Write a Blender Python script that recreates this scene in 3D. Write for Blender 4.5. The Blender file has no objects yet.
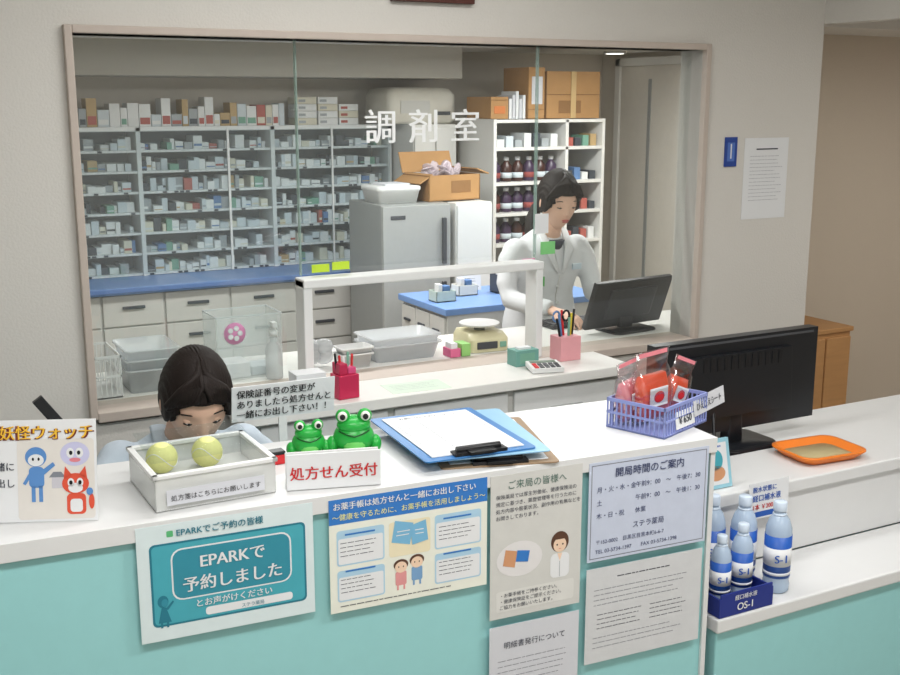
import bpy, bmesh, math, random
from mathutils import Vector, Matrix, Euler
random.seed(7)
S=bpy.context.scene
try: S.view_settings.view_transform='Standard'
except Exception: pass
RAD=math.radians
# ---------------- materials ----------------
def lin(c):
    return tuple(((x/255)/12.92 if x/255<=.04045 else (((x/255)+.055)/1.055)**2.4) for x in c)
MC={}
def M(name,col,rough=.55,metal=0,var=.05,bump=0,scale=30,trans=0,alpha=1,emis=0,stretch=None,spec=.4):
    if name in MC: return MC[name]
    m=bpy.data.materials.new(name); m.use_nodes=True
    nt=m.node_tree; N=nt.nodes; L=nt.links
    b=N['Principled BSDF']
    c=lin(col)
    tc=N.new('ShaderNodeTexCoord'); mp=N.new('ShaderNodeMapping'); nz=N.new('ShaderNodeTexNoise')
    L.new(tc.outputs['Object'],mp.inputs[0]); L.new(mp.outputs[0],nz.inputs['Vector'])
    if stretch: mp.inputs['Scale'].default_value=stretch
    nz.inputs['Scale'].default_value=scale; nz.inputs['Detail'].default_value=3
    mx=N.new('ShaderNodeMix'); mx.data_type='RGBA'
    mx.inputs['A'].default_value=tuple(x*(1-var) for x in c)+(1,)
    mx.inputs['B'].default_value=tuple(min(1,x*(1+var)) for x in c)+(1,)
    L.new(nz.outputs['Fac'],mx.inputs['Factor']); L.new(mx.outputs['Result'],b.inputs['Base Color'])
    b.inputs['Roughness'].default_value=rough; b.inputs['Metallic'].default_value=metal
    b.inputs['Specular IOR Level'].default_value=spec
    if trans: b.inputs['Transmission Weight'].default_value=trans
    if alpha<1: b.inputs['Alpha'].default_value=alpha
    if emis:
        b.inputs['Emission Color'].default_value=c+(1,); b.inputs['Emission Strength'].default_value=emis
    if bump:
        bp=N.new('ShaderNodeBump'); bp.inputs['Strength'].default_value=bump; bp.inputs['Distance'].default_value=.004
        L.new(nz.outputs['Fac'],bp.inputs['Height']); L.new(bp.outputs[0],b.inputs['Normal'])
    MC[name]=m; return m
def glassM(name,col,fac=.05,rough=.03,haze=0):
    if name in MC: return MC[name]
    m=bpy.data.materials.new(name); m.use_nodes=True; nt=m.node_tree; N=nt.nodes; L=nt.links
    N.remove(N['Principled BSDF']); o=N['Material Output']
    t=N.new('ShaderNodeBsdfTransparent'); t.inputs[0].default_value=lin(col)+(1,)
    g=N.new('ShaderNodeBsdfGlossy'); g.inputs['Roughness'].default_value=rough
    x=N.new('ShaderNodeMixShader'); x.inputs[0].default_value=fac
    L.new(t.outputs[0],x.inputs[1]); L.new(g.outputs[0],x.inputs[2]); out=x
    if haze:
        d=N.new('ShaderNodeBsdfDiffuse'); d.inputs[0].default_value=(.8,.85,.85,1)
        y=N.new('ShaderNodeMixShader'); y.inputs[0].default_value=haze
        L.new(x.outputs[0],y.inputs[1]); L.new(d.outputs[0],y.inputs[2]); out=y
    L.new(out.outputs[0],o.inputs[0])
    MC[name]=m; return m
WALL=M('wallpaper',(212,209,203),.85,bump=.25,scale=140,var=.03)
WALL2=M('wallpaper_recess',(208,196,180),.85,bump=.2,scale=120,var=.03)
DWALL=M('dispensary_wall_paint',(208,201,190),.85,bump=.15,scale=100,var=.03)
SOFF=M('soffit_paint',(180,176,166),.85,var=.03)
CEIL=M('ceiling_paint',(225,223,218),.9,var=.02)
FLOOR=M('vinyl_floor',(170,164,154),.4,var=.1,scale=8)
FRAME=M('window_frame_beige',(192,180,170),.5)
WHITE=M('white_laminate',(228,227,223),.35,var=.015)
CTR=M('counter_laminate',(218,219,219),.35,var=.015)
TEAL=M('teal_panel',(150,206,207),.5,var=.03)
PLW=M('white_plastic',(225,226,225),.35,var=.02)
CLR=M('frosted_plastic',(228,232,234),.25,alpha=.5,var=.02)
ACR=M('clear_acrylic',(225,232,232),.12,alpha=.22,var=.02)
BLUE=M('blue_countertop',(118,152,204),.4,var=.05)
GREY=M('grey_metal',(158,161,160),.4,metal=.3,var=.04)
LGREY=M('light_grey_enamel',(204,203,198),.45,var=.03)
DGREY=M('dark_grey',(70,72,76),.5)
BLACK=M('black_plastic',(22,23,26),.35,var=.1)
CARD=M('cardboard',(176,134,86),.8,var=.12,scale=18,bump=.1)
CARD2=M('cardboard_dark',(140,102,62),.8,var=.12,scale=18)
PAPER=M('paper_white',(226,228,230),.7,var=.01)
PAPG=M('paper_grey',(206,208,214),.7,var=.01)
INK=M('ink_dark',(60,64,76),.7)
INKB=M('ink_black',(20,20,22),.7)
INKM=M('ink_grey',(128,132,142),.7)
RED=M('ink_red',(200,40,45),.6)
WOOD=M('oak_wood',(184,138,90),.5,var=.15,scale=6,stretch=(1,1,8))
GLS=glassM('window_glass',(248,252,250),.06,.02,.035)
GEDGE=M('glass_edge',(170,196,188),.2,alpha=.5)
SKIN=M('skin',(226,184,160),.5,var=.03)
HAIR=M('hair_dark_brown',(30,22,19),.6,var=.35,scale=60,stretch=(6,6,.6),bump=.5,spec=.25)
COAT=M('white_coat_cloth',(216,218,220),.8,var=.03,bump=.2,scale=60)
UNIF=M('pale_blue_uniform',(196,208,220),.8,var=.03,bump=.2,scale=60)
TROU=M('navy_trousers',(40,44,60),.8)
LIP=M('lips',(190,106,100),.5)
EYEW=M('eye_white',(225,222,218),.3)

# ---------------- mesh builder ----------------
class B:
    def __init__(s,name,loc=(0,0,0),rot=(0,0,0),parent=None):
        s.n=name; s.loc=loc; s.rot=rot; s.par=parent; s.bm=bmesh.new(); s.m=[]
    def mi(s,mat):
        if mat not in s.m: s.m.append(mat)
        return s.m.index(mat)
    def add(s,vs,fs,mat,smooth=False):
        i=s.mi(mat); v=[s.bm.verts.new(x) for x in vs]
        for f in fs:
            try:
                q=s.bm.faces.new([v[k] for k in f]); q.material_index=i; q.smooth=smooth
            except ValueError: pass
        return s
    def box(s,a,b,mat,rz=0,rot=None,taper=1):
        c=Vector([(a[i]+b[i])/2 for i in range(3)]); h=[abs(b[i]-a[i])/2 for i in range(3)]
        R=(Euler(rot).to_matrix() if rot else Matrix.Rotation(rz,3,'Z'))
        vs=[]
        for z in(-1,1):
            t=1 if z<0 else taper
            for x,y in((-1,-1),(1,-1),(1,1),(-1,1)):
                vs.append(c+R@Vector((x*h[0]*t,y*h[1]*t,z*h[2])))
        s.add(vs,[(3,2,1,0),(4,5,6,7),(0,1,5,4),(1,2,6,5),(2,3,7,6),(3,0,4,7)],mat); return s
    def rings(s,R,mat,smooth=True,cap=True,capb=True):
        n=len(R[0]); vs=[p for r in R for p in r]; fs=[]
        for i in range(len(R)-1):
            for j in range(n):
                k=(j+1)%n; fs.append((i*n+j,i*n+k,(i+1)*n+k,(i+1)*n+j))
        if capb: fs.append(tuple(reversed(range(n))))
        if cap: fs.append(tuple((len(R)-1)*n+j for j in range(n)))
        s.add(vs,fs,mat,smooth); return s
    def lathe(s,c,prof,mat,seg=24,smooth=True,axis='z'):
        R=[]
        for r,z in prof:
            ring=[]
            for j in range(seg):
                t=2*math.pi*j/seg; x,y=r*math.cos(t),r*math.sin(t)
                p=(x,y,z) if axis=='z' else ((x,-z,y) if axis=='y' else (z,x,y))
                ring.append((c[0]+p[0],c[1]+p[1],c[2]+p[2]))
            R.append(ring)
        return s.rings(R,mat,smooth)
    def cyl(s,c,r,h,mat,r2=None,seg=24,axis='z'):
        return s.lathe(c,[(r,0),(r if r2 is None else r2,h)],mat,seg,True,axis)
    def ell(s,c,r,mat,seg=20,rot=None):
        R=[];n=max(8,seg//2); Q=Euler(rot).to_matrix() if rot else Matrix.Identity(3)
        for i in range(n+1):
            f=-math.pi/2+math.pi*i/n; f=max(-1.55,min(1.55,f))
            R.append([Vector(c)+Q@Vector((r[0]*math.cos(f)*math.cos(2*math.pi*j/seg),r[1]*math.cos(f)*math.sin(2*math.pi*j/seg),r[2]*math.sin(f))) for j in range(seg)])
        return s.rings(R,mat)
    def rr(s,secs,mat,cr=.3,seg=6,smooth=True,cap=True,capb=True):
        R=[]
        for cx,cy,z,hx,hy in secs:
            r=min(hx,hy)*cr; ring=[]
            for sx,sy,a0 in((1,1,0),(-1,1,90),(-1,-1,180),(1,-1,270)):
                for k in range(seg+1):
                    a=RAD(a0+90*k/seg); ring.append((cx+sx*(hx-r)+r*math.cos(a),cy+sy*(hy-r)+r*math.sin(a),z))
            R.append(ring)
        return s.rings(R,mat,smooth,cap,capb)
    def tube(s,path,rad,mat,seg=14,up=(0,0,1),smooth=True):
        P=[Vector(p) for p in path]; up=Vector(up); R=[]
        if not isinstance(rad,(list,tuple)): rad=[rad]*len(P)
        for i,p in enumerate(P):
            t=(P[min(i+1,len(P)-1)]-P[max(i-1,0)]).normalized()
            sd=t.cross(up)
            if sd.length<1e-3: sd=t.cross(Vector((1,0,0)))
            sd.normalize(); u=sd.cross(t).normalized()
            r=rad[i]; ra,rb=(r if isinstance(r,(tuple,list)) else (r,r))
            R.append([p+sd*ra*math.cos(2*math.pi*j/seg)+u*rb*math.sin(2*math.pi*j/seg) for j in range(seg)])
        return s.rings(R,mat,smooth)
    def done(s,bevel=0,remesh=0,smooth=0,solid=0,sub=0,seg=2):
        bmesh.ops.recalc_face_normals(s.bm,faces=s.bm.faces[:])
        me=bpy.data.meshes.new(s.n); s.bm.to_mesh(me); s.bm.free()
        for m in s.m: me.materials.append(m)
        o=bpy.data.objects.new(s.n,me); S.collection.objects.link(o)
        o.location=s.loc; o.rotation_euler=s.rot
        if s.par: o.parent=s.par
        if solid:
            q=o.modifiers.new('solid','SOLIDIFY'); q.thickness=solid; q.offset=-1
        if remesh:
            q=o.modifiers.new('remesh','REMESH'); q.mode='VOXEL'; q.voxel_size=remesh; q.use_smooth_shade=True
        if smooth:
            q=o.modifiers.new('smooth','SMOOTH'); q.iterations=smooth; q.factor=.5
        if bevel:
            q=o.modifiers.new('bevel','BEVEL'); q.width=bevel; q.segments=seg; q.limit_method='ANGLE'; q.angle_limit=RAD(50)
        if sub:
            q=o.modifiers.new('sub','SUBSURF'); q.levels=sub; q.render_levels=sub
        return o
def empty(name,loc=(0,0,0),rot=(0,0,0)):
    o=bpy.data.objects.new(name,None); o.location=loc; o.rotation_euler=rot; S.collection.objects.link(o); return o
def txt(par,body,x,y,size,mat,z=.0012,al='LEFT',off=0,rot=(0,0,0),sx=1,sp=1):
    nrm=Euler(rot).to_matrix()@Vector((0,0,1))
    for i,d in enumerate((0,) if not off else (0,off,-off)):
        c=bpy.data.curves.new('lettering','FONT'); c.body=body; c.size=size; c.align_x=al; c.space_character=sp
        c.materials.append(mat); o=bpy.data.objects.new('lettering',c); S.collection.objects.link(o)
        o.parent=par; o.location=Vector((x+d,y,z))+nrm*(.00025*i); o.rotation_euler=rot; o.scale=(sx,1,1)
    return o
class Flat(B):
    def __init__(s,name,loc,rot,w,h,bg,th=.0008,**k):
        super().__init__(name,loc,rot,**k); s.w=w; s.h=h; s.box((0,0,-th),(w,h,0),bg)
    def r(s,x0,y0,x1,y1,mat,l=1):
        z=.0003*l; s.add([(x0,y0,z),(x1,y0,z),(x1,y1,z),(x0,y1,z)],[(0,1,2,3)],mat); return s
    def disc(s,cx,cy,rx,ry,mat,l=1,n=24):
        z=.0003*l; s.add([(cx+rx*math.cos(2*math.pi*j/n),cy+ry*math.sin(2*math.pi*j/n),z) for j in range(n)],[tuple(range(n))],mat); return s
    def poly(s,pts,mat,l=1):
        z=.0003*l; s.add([(a,b,z) for a,b in pts],[tuple(range(len(pts)))],mat); return s
    def rrf(s,x0,y0,x1,y1,r,mat,l=1):
        z=.0003*l; p=[]
        for cx,cy,a0 in((x1-r,y1-r,0),(x0+r,y1-r,90),(x0+r,y0+r,180),(x1-r,y0+r,270)):
            for k in range(5):
                a=RAD(a0+22.5*k); p.append((cx+r*math.cos(a),cy+r*math.sin(a),z))
        s.add(p,[tuple(range(len(p)))],mat); return s
    def lines(s,x0,x1,y0,dy,n,mat,t=.0014,l=2,rag=.25):
        for i in range(n):
            e=x1-(x1-x0)*rag*random.random(); x=x0
            while x<e:
                w=random.uniform(.006,.02); s.r(x,y0-i*dy,min(x+w,e),y0-i*dy+t,mat,l); x+=w+.0022
        return s

# ---------------- room shell ----------------
WX0,WX1,WZ0,WZ1=.57,2.79,.88,1.95
B('wall_back_left').box((-2.2,3.25,0),(WX0,3.37,2.5),WALL).done()
B('wall_back_right').box((WX1,3.25,0),(3.39,3.37,2.5),WALL).done()
B('wall_back_lower').box((WX0,3.25,0),(WX1,3.37,WZ0-.04),WALL).done()
B('wall_back_upper').box((WX0,3.25,WZ1),(WX1,3.37,2.5),WALL).done()
B('wall_recess_side').box((3.32,3.37,0),(3.39,3.75,2.5),WALL).done()
B('wall_recess').box((3.32,3.75,0),(5.3,3.85,2.5),WALL2).done()
B('wall_left').box((-2.3,-2.2,0),(-2.2,3.37,2.5),WALL).done()
B('wall_right').box((5.2,-2.2,0),(5.3,3.75,2.5),WALL2).done()
B('wall_rear').box((-2.3,-2.3,0),(5.3,-2.2,2.5),WALL).done()
B('floor').box((-2.3,-2.3,-.1),(5.3,6.25,0),FLOOR).done()
B('ceiling').box((-2.3,-2.3,2.5),(5.3,3.85,2.6),CEIL).done()
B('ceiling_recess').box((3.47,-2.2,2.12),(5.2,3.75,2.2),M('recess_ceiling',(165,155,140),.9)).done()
B('ceiling_beam').box((3.39,-2.2,2.06),(3.47,3.25,2.5),WALL).done()
B('wall_dispensary_back').box((.2,6.1,0),(4.5,6.2,2.16),DWALL).done()
B('wall_dispensary_left').box((.2,3.37,0),(.3,6.1,2.16),DWALL).done()
B('wall_dispensary_right').box((4.4,3.85,0),(4.5,6.1,2.16),DWALL).done()
B('ceiling_dispensary').box((.2,3.37,2.06),(4.5,6.2,2.16),CEIL).done()
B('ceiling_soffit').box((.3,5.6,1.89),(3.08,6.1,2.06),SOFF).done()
B('baseboard_back').box((-2.2,3.235,0),(3.39,3.25,.08),M('baseboard',(120,105,90))).done()
d=B('door_1')
d.box((4.36,5.12,0),(4.399,5.17,2.03),WHITE).box((4.36,5.86,0),(4.399,5.91,2.03),WHITE).box((4.36,5.12,1.98),(4.399,5.91,2.03),WHITE)
d.box((4.375,5.17,0),(4.395,5.86,1.98),M('door_leaf',(212,206,196)))
d.box((4.36,5.22,.95),(4.375,5.25,1.15),GREY)
d.box((4.37,5.55,.1),(4.376,5.58,1.9),GREY)
d.done(.004)
# window
f=B('window_1')
t=.022
f.box((WX0-t,3.225,WZ0-.02),(WX0,3.37,WZ1+t),FRAME).box((WX1,3.225,WZ0-.02),(WX1+t,3.37,WZ1+t),FRAME)
f.box((WX0,3.225,WZ1),(WX1,3.37,WZ1+t),FRAME).box((WX0,3.225,WZ0-.03),(WX1,3.37,WZ0),FRAME)
win=f.done(.003)
g=B('glass_panes',parent=win)
for a,b,z0,y in((WX0,1.24,WZ0,3.312),(1.235,2.12,1.225,3.318),(2.115,WX1,WZ0,3.312)):
    g.add([(a,y,z0),(b,y,z0),(b,y,WZ1),(a,y,WZ1)],[(0,1,2,3)],GLS)
g.done()
e=B('glass_edges',parent=win)
for x,z0 in((1.237,1.225),(2.117,1.225)):
    e.box((x-.002,3.306,z0),(x+.002,3.322,WZ1),GEDGE)
e.done()
ww=M('window_lettering',(244,246,246),.6)
for i,ch in enumerate('調剤室'):
    txt(win,ch,1.46+i*.155,3.30,.115,ww,z=1.645,rot=(RAD(90),0,0),off=.0022)
p=B('service_hatch_frame',parent=win)
p.box((1.212,3.226,.881),(1.242,3.30,1.22),PLW).box((2.072,3.226,.881),(2.10,3.30,1.22),PLW).box((1.212,3.222,1.195),(2.10,3.303,1.223),PLW)
p.done(.004)
b=B('dispensing_bench')
b.box((WX0-.0,3.375,.845),(3.3,3.74,.879),WHITE).box((WX0,3.42,.0),(3.3,3.72,.845),LGREY)
b.done(.003)
b=B('service_ledge')
b.box((.93,2.99,.845),(2.32,3.224,.8795),WHITE)
b.box((.96,3.03,.3),(2.29,3.23,.845),LGREY)
for i in range(3):
    x=.99+i*.435; b.box((x,3.018,.68),(x+.41,3.03,.83),PLW); b.box((x+.14,3.008,.75),(x+.27,3.018,.765),GREY)
b.box((.96,3.03,0),(.99,3.23,.3),LGREY).box((2.26,3.03,0),(2.29,3.23,.3),LGREY)
b.done(.003)

# ---------------- dispensary furniture ----------------
c=B('drawer_cabinet')
c.box((.9,5.5,.835),(2.75,6.09,.87),BLUE).box((.9,5.49,.845),(2.75,5.5,.868),M('blue_edge',(92,124,180)))
c.box((.92,5.56,0),(2.73,6.09,.835),LGREY)
xs=[.93,1.03,1.34,1.68,2.04,2.36,2.72]
for i in range(len(xs)-1):
    for k in range(5):
        z1=.825-k*.163; z0=z1-.155
        if z0<.0: continue
        c.box((xs[i]+.006,5.545,z0),(xs[i+1]-.006,5.56,z1),LGREY)
        m=(xs[i]+xs[i+1])/2
        if xs[i+1]-xs[i]>.2: c.box((m-.055,5.53,z0+.085),(m+.055,5.545,z0+.10),DGREY)
c.done(.003)
sh=B('medicine_shelving')
SB=M('shelf_back',(142,152,158),.6); SE=M('shelf_edge',(222,226,226),.4)
sh.box((.9,6.07,.8705),(2.75,6.095,1.635),SB)
for x in(.9,1.31,2.03,2.73): sh.box((x,5.84,.8705),(x+.022,6.07,1.635),SE)
sh.box((.9,5.84,1.615),(2.75,6.07,1.638),SE)
ZS=[.872+.106*i for i in range(7)]
for z in ZS: sh.box((.92,5.85,z),(2.73,6.07,z+.012),SE)
sh.box((1.785,5.835,.872),(1.797,5.845,1.63),SE).box((2.38,5.835,.872),(2.39,5.845,1.63),SE)
shelf=sh.done()
gp=B('sliding_glass',parent=shelf); gp.add([(.92,5.838,.88),(2.74,5.838,.88),(2.74,5.838,1.62),(.92,5.838,1.62)],[(0,1,2,3)],glassM('cabinet_glass',(240,246,248),.04,.15,.06)); gp.done()
pal=[M('box_white',(232,234,234)),M('box_ice',(206,216,222)),M('box_grey',(164,170,174)),M('box_blue',(96,132,180)),M('box_green',(120,168,148)),M('box_red',(180,96,86)),M('box_dark',(66,72,80)),M('box_amber',(190,162,116)),M('box_cream',(220,216,198))]
wts=[34,20,10,3,3,2,6,3,8]
mb=B('medicine_boxes')
for zi,z in enumerate(ZS):
    for a,bb in((.925,1.305),(1.335,2.025),(2.055,2.725)):
        x=a
        while x<bb-.02:
            wd=random.uniform(.016,.05); hh=random.uniform(.025,.07)
            if x+wd>bb: break
            if random.random()<.9:
                y=random.uniform(5.855,5.90)
                m=random.choices(pal,wts)[0]
                mb.box((x,y,z+.0125),(x+wd,y+.14,z+.0125+hh),m)
                if random.random()<.55: mb.box((x+.002,y-.001,z+.014+hh*.2),(x+wd-.002,y,z+.0125+hh*.4),random.choices(pal,[8,8,8,4,4,3,6,3,4])[0])
            x+=wd+random.uniform(.001,.005)
        x=a+.01
        while x<bb-.03:
            mb.box((x,5.8485,z+.001),(x+.022,5.8495,z+.011),pal[0] if random.random()<.8 else pal[6]); x+=.03
mb.done()
mb=B('medicine_stock_boxes')
x=.92
while x<2.1:
    wd=random.uniform(.025,.06); hh=random.uniform(.06,.15)
    m=random.choices(pal,[16,12,8,3,4,3,4,6,8])[0]
    mb.box((x,5.88,1.6385),(x+wd,6.0,1.6385+hh),m)
    mb.box((x+.004,5.879,1.65),(x+wd-.004,5.88,1.65+hh*.3),random.choice(pal))
    x+=wd+.003
for i in range(3):
    for j in range(4 if i<2 else 3):
        mb.box((2.2+i*.125,5.88,1.6385+j*.038),(2.315+i*.125,6.02,1.6745+j*.038),pal[0] if (i+j)%3 else pal[8])
        mb.box((2.21+i*.125,5.879,1.648+j*.038),(2.25+i*.125,5.88,1.662+j*.038),pal[5] if i==2 else pal[2])
mb.done(.002)
tc=B('tall_cabinet')
tc.box((2.77,5.6,0),(3.04,6.08,1.64),WHITE).box((2.775,5.585,.03),(2.90,5.6,1.62),WHITE).box((2.91,5.585,.03),(3.035,5.6,1.62),WHITE)
tc.box((2.885,5.575,.8),(2.895,5.585,.95),GREY)
tc.done(.003)
pr=B('packaging_machine')
pr.rr([(2.86,5.82,1.642,.2,.16),(2.86,5.82,1.66,.215,.17),(2.86,5.82,1.80,.215,.17),(2.86,5.83,1.835,.19,.15),(2.86,5.83,1.842,.14,.12)],M('machine_cream',(214,210,198),.4),.25)
pr.box((2.72,5.645,1.70),(2.9,5.652,1.77),LGREY).box((2.95,5.645,1.69),(3.03,5.655,1.71),DGREY)
pr.done()
bc=B('medicine_bottle_cabinet')
x0,x1,y0,y1=3.1,3.84,5.28,5.68
bc.box((x0,y1-.02,0),(x1,y1,1.67),LGREY)
for x in(x0,3.57,x1-.02): bc.box((x,y0,0),(x+.02,y1-.02,1.67),WHITE)
for z in(.0,.4,.8,.97,1.14,1.31,1.5,1.65): bc.box((x0+.02,y0,z),(x1-.02,y1-.02,z+.018),WHITE)
bc.box((x0+.02,y0-.01,.02),(x1-.02,y0,.8),WHITE)
bcab=bc.done(.002)
bt=B('medicine_bottles')
DB=M('amber_bottle',(62,30,24),.25); DP=M('purple_bottle',(60,40,70),.3)
for z in(.988,1.158,1.328):
    for i in range(6):
        x=x0+.06+i*.074; m=DB if random.random()<.6 else DP
        bt.lathe((x,y0+.09,z+.0005),[(.031,0),(.033,.005),(.033,.085),(.014,.11),(.013,.115)],m,14)
        bt.lathe((x,y0+.09,z+.1155),[(.016,0),(.016,.02)],PAPER,12)
        bt.lathe((x,y0+.09,z+.02),[(.0335,0),(.0335,.03)],pal[1] if i%3 else M('label_red',(150,70,66)),14)
for z in(.988,1.158,1.328,1.518):
    for i in range(4):
        bt.box((3.6+i*.053,y0+.03,z+.0005),(3.64+i*.053,y0+.15,z+.04+.03*random.random()),random.choice(pal))
for i in range(7): bt.box((3.14+i*.058,y0+.03,1.5185),(3.185+i*.058,y0+.18,1.55+.05*random.random()),pal[i%3 if i!=4 else 6])
bt.done()
cb=B('cardboard_box')
cb.box((3.47,5.33,1.672),(3.83,5.62,1.93),CARD); cb.box((3.47,5.328,1.80),(3.83,5.33,1.805),CARD2).box((3.55,5.327,1.7),(3.7,5.33,1.77),CARD2); cb.box((3.63,5.325,1.66+.012),(3.665,5.3295,1.93),M('packing_tape',(200,170,120)))
cb.done(.003)
cb=B('cardboard_box'); cb.box((3.35,5.33,1.672),(3.455,5.6,1.95),CARD).box((3.37,5.327,1.75),(3.44,5.33,1.9),PAPG).box((3.35,5.328,1.72),(3.455,5.33,1.724),CARD2); cb.done(.003)
cb=B('cardboard_box'); cb.box((3.11,5.33,1.672),(3.22,5.6,1.79),CARD).box((3.13,5.327,1.7),(3.2,5.33,1.74),M('orange_label',(205,120,60))).box((3.11,5.328,1.77),(3.22,5.33,1.774),CARD2); cb.done(.003)
cb=B('paper_bag_stack')
for i in range(5): cb.box((3.232+i*.022,5.34,1.6715),(3.25+i*.022,5.5,1.78+.02*(i%3)),PAPG if i%2 else PAPER)
cb.done(.002)
fr=B('refrigerator')
FD=M('fridge_door',(176,178,176),.35,metal=.2)
fr.box((2.26,4.925,.03),(2.63,5.32,1.27),GREY)
fr.box((2.26,4.90,.93),(2.63,4.925,1.265),FD).box((2.26,4.90,.05),(2.63,4.925,.915),FD)
fr.box((2.58,4.88,.97),(2.60,4.90,1.2),DGREY).box((2.58,4.88,.5),(2.60,4.90,.88),DGREY)
fr.box((2.30,4.897,1.2),(2.38,4.901,1.22),DGREY)
for x in(2.28,2.57): fr.box((x,4.95,0),(x+.03,4.98,.03),BLACK)
fr.done(.006)
nc=B('side_cabinet')
nc.box((2.67,4.92,0),(2.88,5.32,1.265),WHITE).box((2.675,4.905,.66),(2.875,4.92,1.255),PLW).box((2.675,4.905,.03),(2.875,4.92,.65),PLW).box((2.69,4.895,.8),(2.70,4.905,.95),GREY)
nc.done(.003)
ob=B('open_cardboard_box',loc=(2.70,5.13,1.271),rot=(0,0,.12))
hw,hd,hh=.16,.12,.13
ob.box((-hw,-hd,0),(hw,hd,.006),CARD).box((-hw,-hd,0),(hw,-hd+.006,hh),CARD).box((-hw,hd-.006,0),(hw,hd,hh),CARD2).box((-hw,-hd,0),(-hw+.006,hd,hh),CARD2).box((hw-.006,-hd,0),(hw,hd,hh),CARD2)
ob.box((-hw-.06,-hd,hh-.02),(-hw+.03,hd,hh-.014),CARD,rot=(0,-.5,0)).box((-.02,-hd-.002,.04),(.1,-hd+.001,.1),CARD2)
ob.box((-hw,hd+.02,hh),(hw,hd+.026,hh+.11),CARD,rot=(-.35,0,0)).box((hw-.02,-hd,hh+.01),(hw+.06,hd,hh+.016),CARD,rot=(0,.35,0))
obx=ob.done()
pb=B('plastic_bag_bundle',loc=(0,0,.10),parent=obx)
PK=M('pink_film',(226,212,220),.15,var=.15,bump=1,scale=70,alpha=.55)
for i in range(26):
    a=i*2.1; r=.11*((i*13)%10)/10; pb.ell((r*math.cos(a),.07*math.sin(a),.015+.010*(i%6)),(.04,.008,.03),PK,10,rot=(i*.9,.4*i,i))
pb.done()
wc=B('storage_container')
wc.rr([(2.395,5.1,1.271,.105,.1),(2.395,5.1,1.33,.115,.115),(2.395,5.1,1.335,.12,.12),(2.395,5.1,1.35,.12,.12),(2.395,5.1,1.356,.115,.11)],PLW,.25)
wc.box((2.32,5.02,1.3565),(2.46,5.16,1.366),PAPG,rz=.1)
wc.done()
il=B('work_island')
il.box((2.24,4.22,.845),(3.1,4.7,.875),BLUE).box((2.26,4.24,0),(3.08,4.68,.845),LGREY)
for i in range(3):
    y=4.25+i*.145
    for k in range(4):
        z=.66-.18*k
        if z<0: continue
        il.box((2.248,y,z),(2.26,y+.138,z+.17),LGREY); il.box((2.238,y+.04,z+.1),(2.248,y+.1,z+.112),DGREY)
il.done(.003)
for (x,y,h,c1) in((2.33,4.42,.05,(190,205,195)),(2.5,4.52,.05,(225,225,215)),(2.7,4.5,.09,(70,75,85))):
    q=B('desk_caddy',loc=(x,y,.8755)); q.box((-.05,-.04,0),(.05,.04,.006),PLW)
    mm=M('caddy%d'%int(x*100),c1)
    for a in((-.05,-.04,.05,-.036),(-.05,.036,.05,.04),(-.05,-.04,-.046,.04),(.046,-.04,.05,.04)): q.box((a[0],a[1],0),(a[2],a[3],h),mm)
    q.box((-.03,-.02,.006),(-.01,.02,h+.03),PAPER).box((.0,-.02,.006),(.03,.02,h+.02),pal[3]); q.done(.001)
ms=Flat('memo_sign',(2.52,4.63,.8765),(RAD(80),0,-.3),.12,.08,PAPER); ms.lines(.012,.11,.055,.013,4,INK); ms.done()

# ---------------- items on bench / ledge ----------------
def bin_(name,x,y,z,hx,hy,h,mat,n=1,lip=.006):
    q=B(name,loc=(x,y,z))
    for i in range(n):
        o=i*h*.42
        q.rr([(0,0,o,hx*.86,hy*.86),(0,0,o+h,hx,hy),(0,0,o+h,hx+lip,hy+lip),(0,0,o+h-.006,hx+lip,hy+lip),(0,0,o+h-.004,hx-.003,hy-.003),(0,0,o+.006,hx*.84,hy*.84)],mat,.2,4,cap=True,capb=True)
    return q.done()
bin_('plastic_tray',.775,3.49,.88,.08,.1,.075,CLR,3)
def lattice(name,loc,rot,w,d,h,mat,nx=10,ny=7):
    q=B(name,loc,rot)
    for z in(0,h*.5,h-.006):
        for (a,b,c,e) in((-w,-d,w,-d+.004),(-w,d-.004,w,d),(-w,-d,-w+.004,d),(w-.004,-d,w,d)): q.box((a,b,z),(c,e,z+(.008 if z>h*.6 else .005)),mat)
    for i in range(nx+1):
        x=-w+.002+(2*w-.004)*i/nx
        for y in(-d+.002,d-.002): q.box((x-.0017,y-.0015,0),(x+.0017,y+.0015,h),mat)
    for i in range(ny+1):
        y=-d+.002+(2*d-.004)*i/ny
        for x in(-w+.002,w-.002): q.box((x-.0015,y-.0017,0),(x+.0015,y+.0017,h),mat)
    q.box((-w,-d,0),(w,d,.004),mat)
    return q
lattice('plastic_basket',(.635,3.49,.88),(0,0,0),.04,.11,.13,PLW,5,9).done()
ab=B('acrylic_box')
for a,b in (((.985,3.42,.88),(1.205,3.423,1.09)),((.985,3.57,.88),(1.205,3.573,1.09)),((.985,3.42,.88),(.988,3.574,1.09)),((1.202,3.42,.88),(1.205,3.574,1.09))): ab.box(a,b,ACR)
for a,b in (((.985,3.419,1.087),(1.205,3.423,1.092)),((.985,3.571,1.087),(1.205,3.575,1.092)),((.984,3.42,1.087),(.988,3.574,1.092)),((1.202,3.42,1.087),(1.206,3.574,1.092))): ab.box(a,b,CLR)
ab.box((1.0,3.44,.882),(1.1,3.54,.93),PAPER).box((1.11,3.45,.882),(1.19,3.54,.91),pal[1])
aob=ab.done()
ps=B('sticker',parent=aob,loc=(1.045,3.418,1.035)); ps.cyl((0,0,0),.036,.001,M('pink_sticker',(226,140,190)),axis='y',seg=20)
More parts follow.
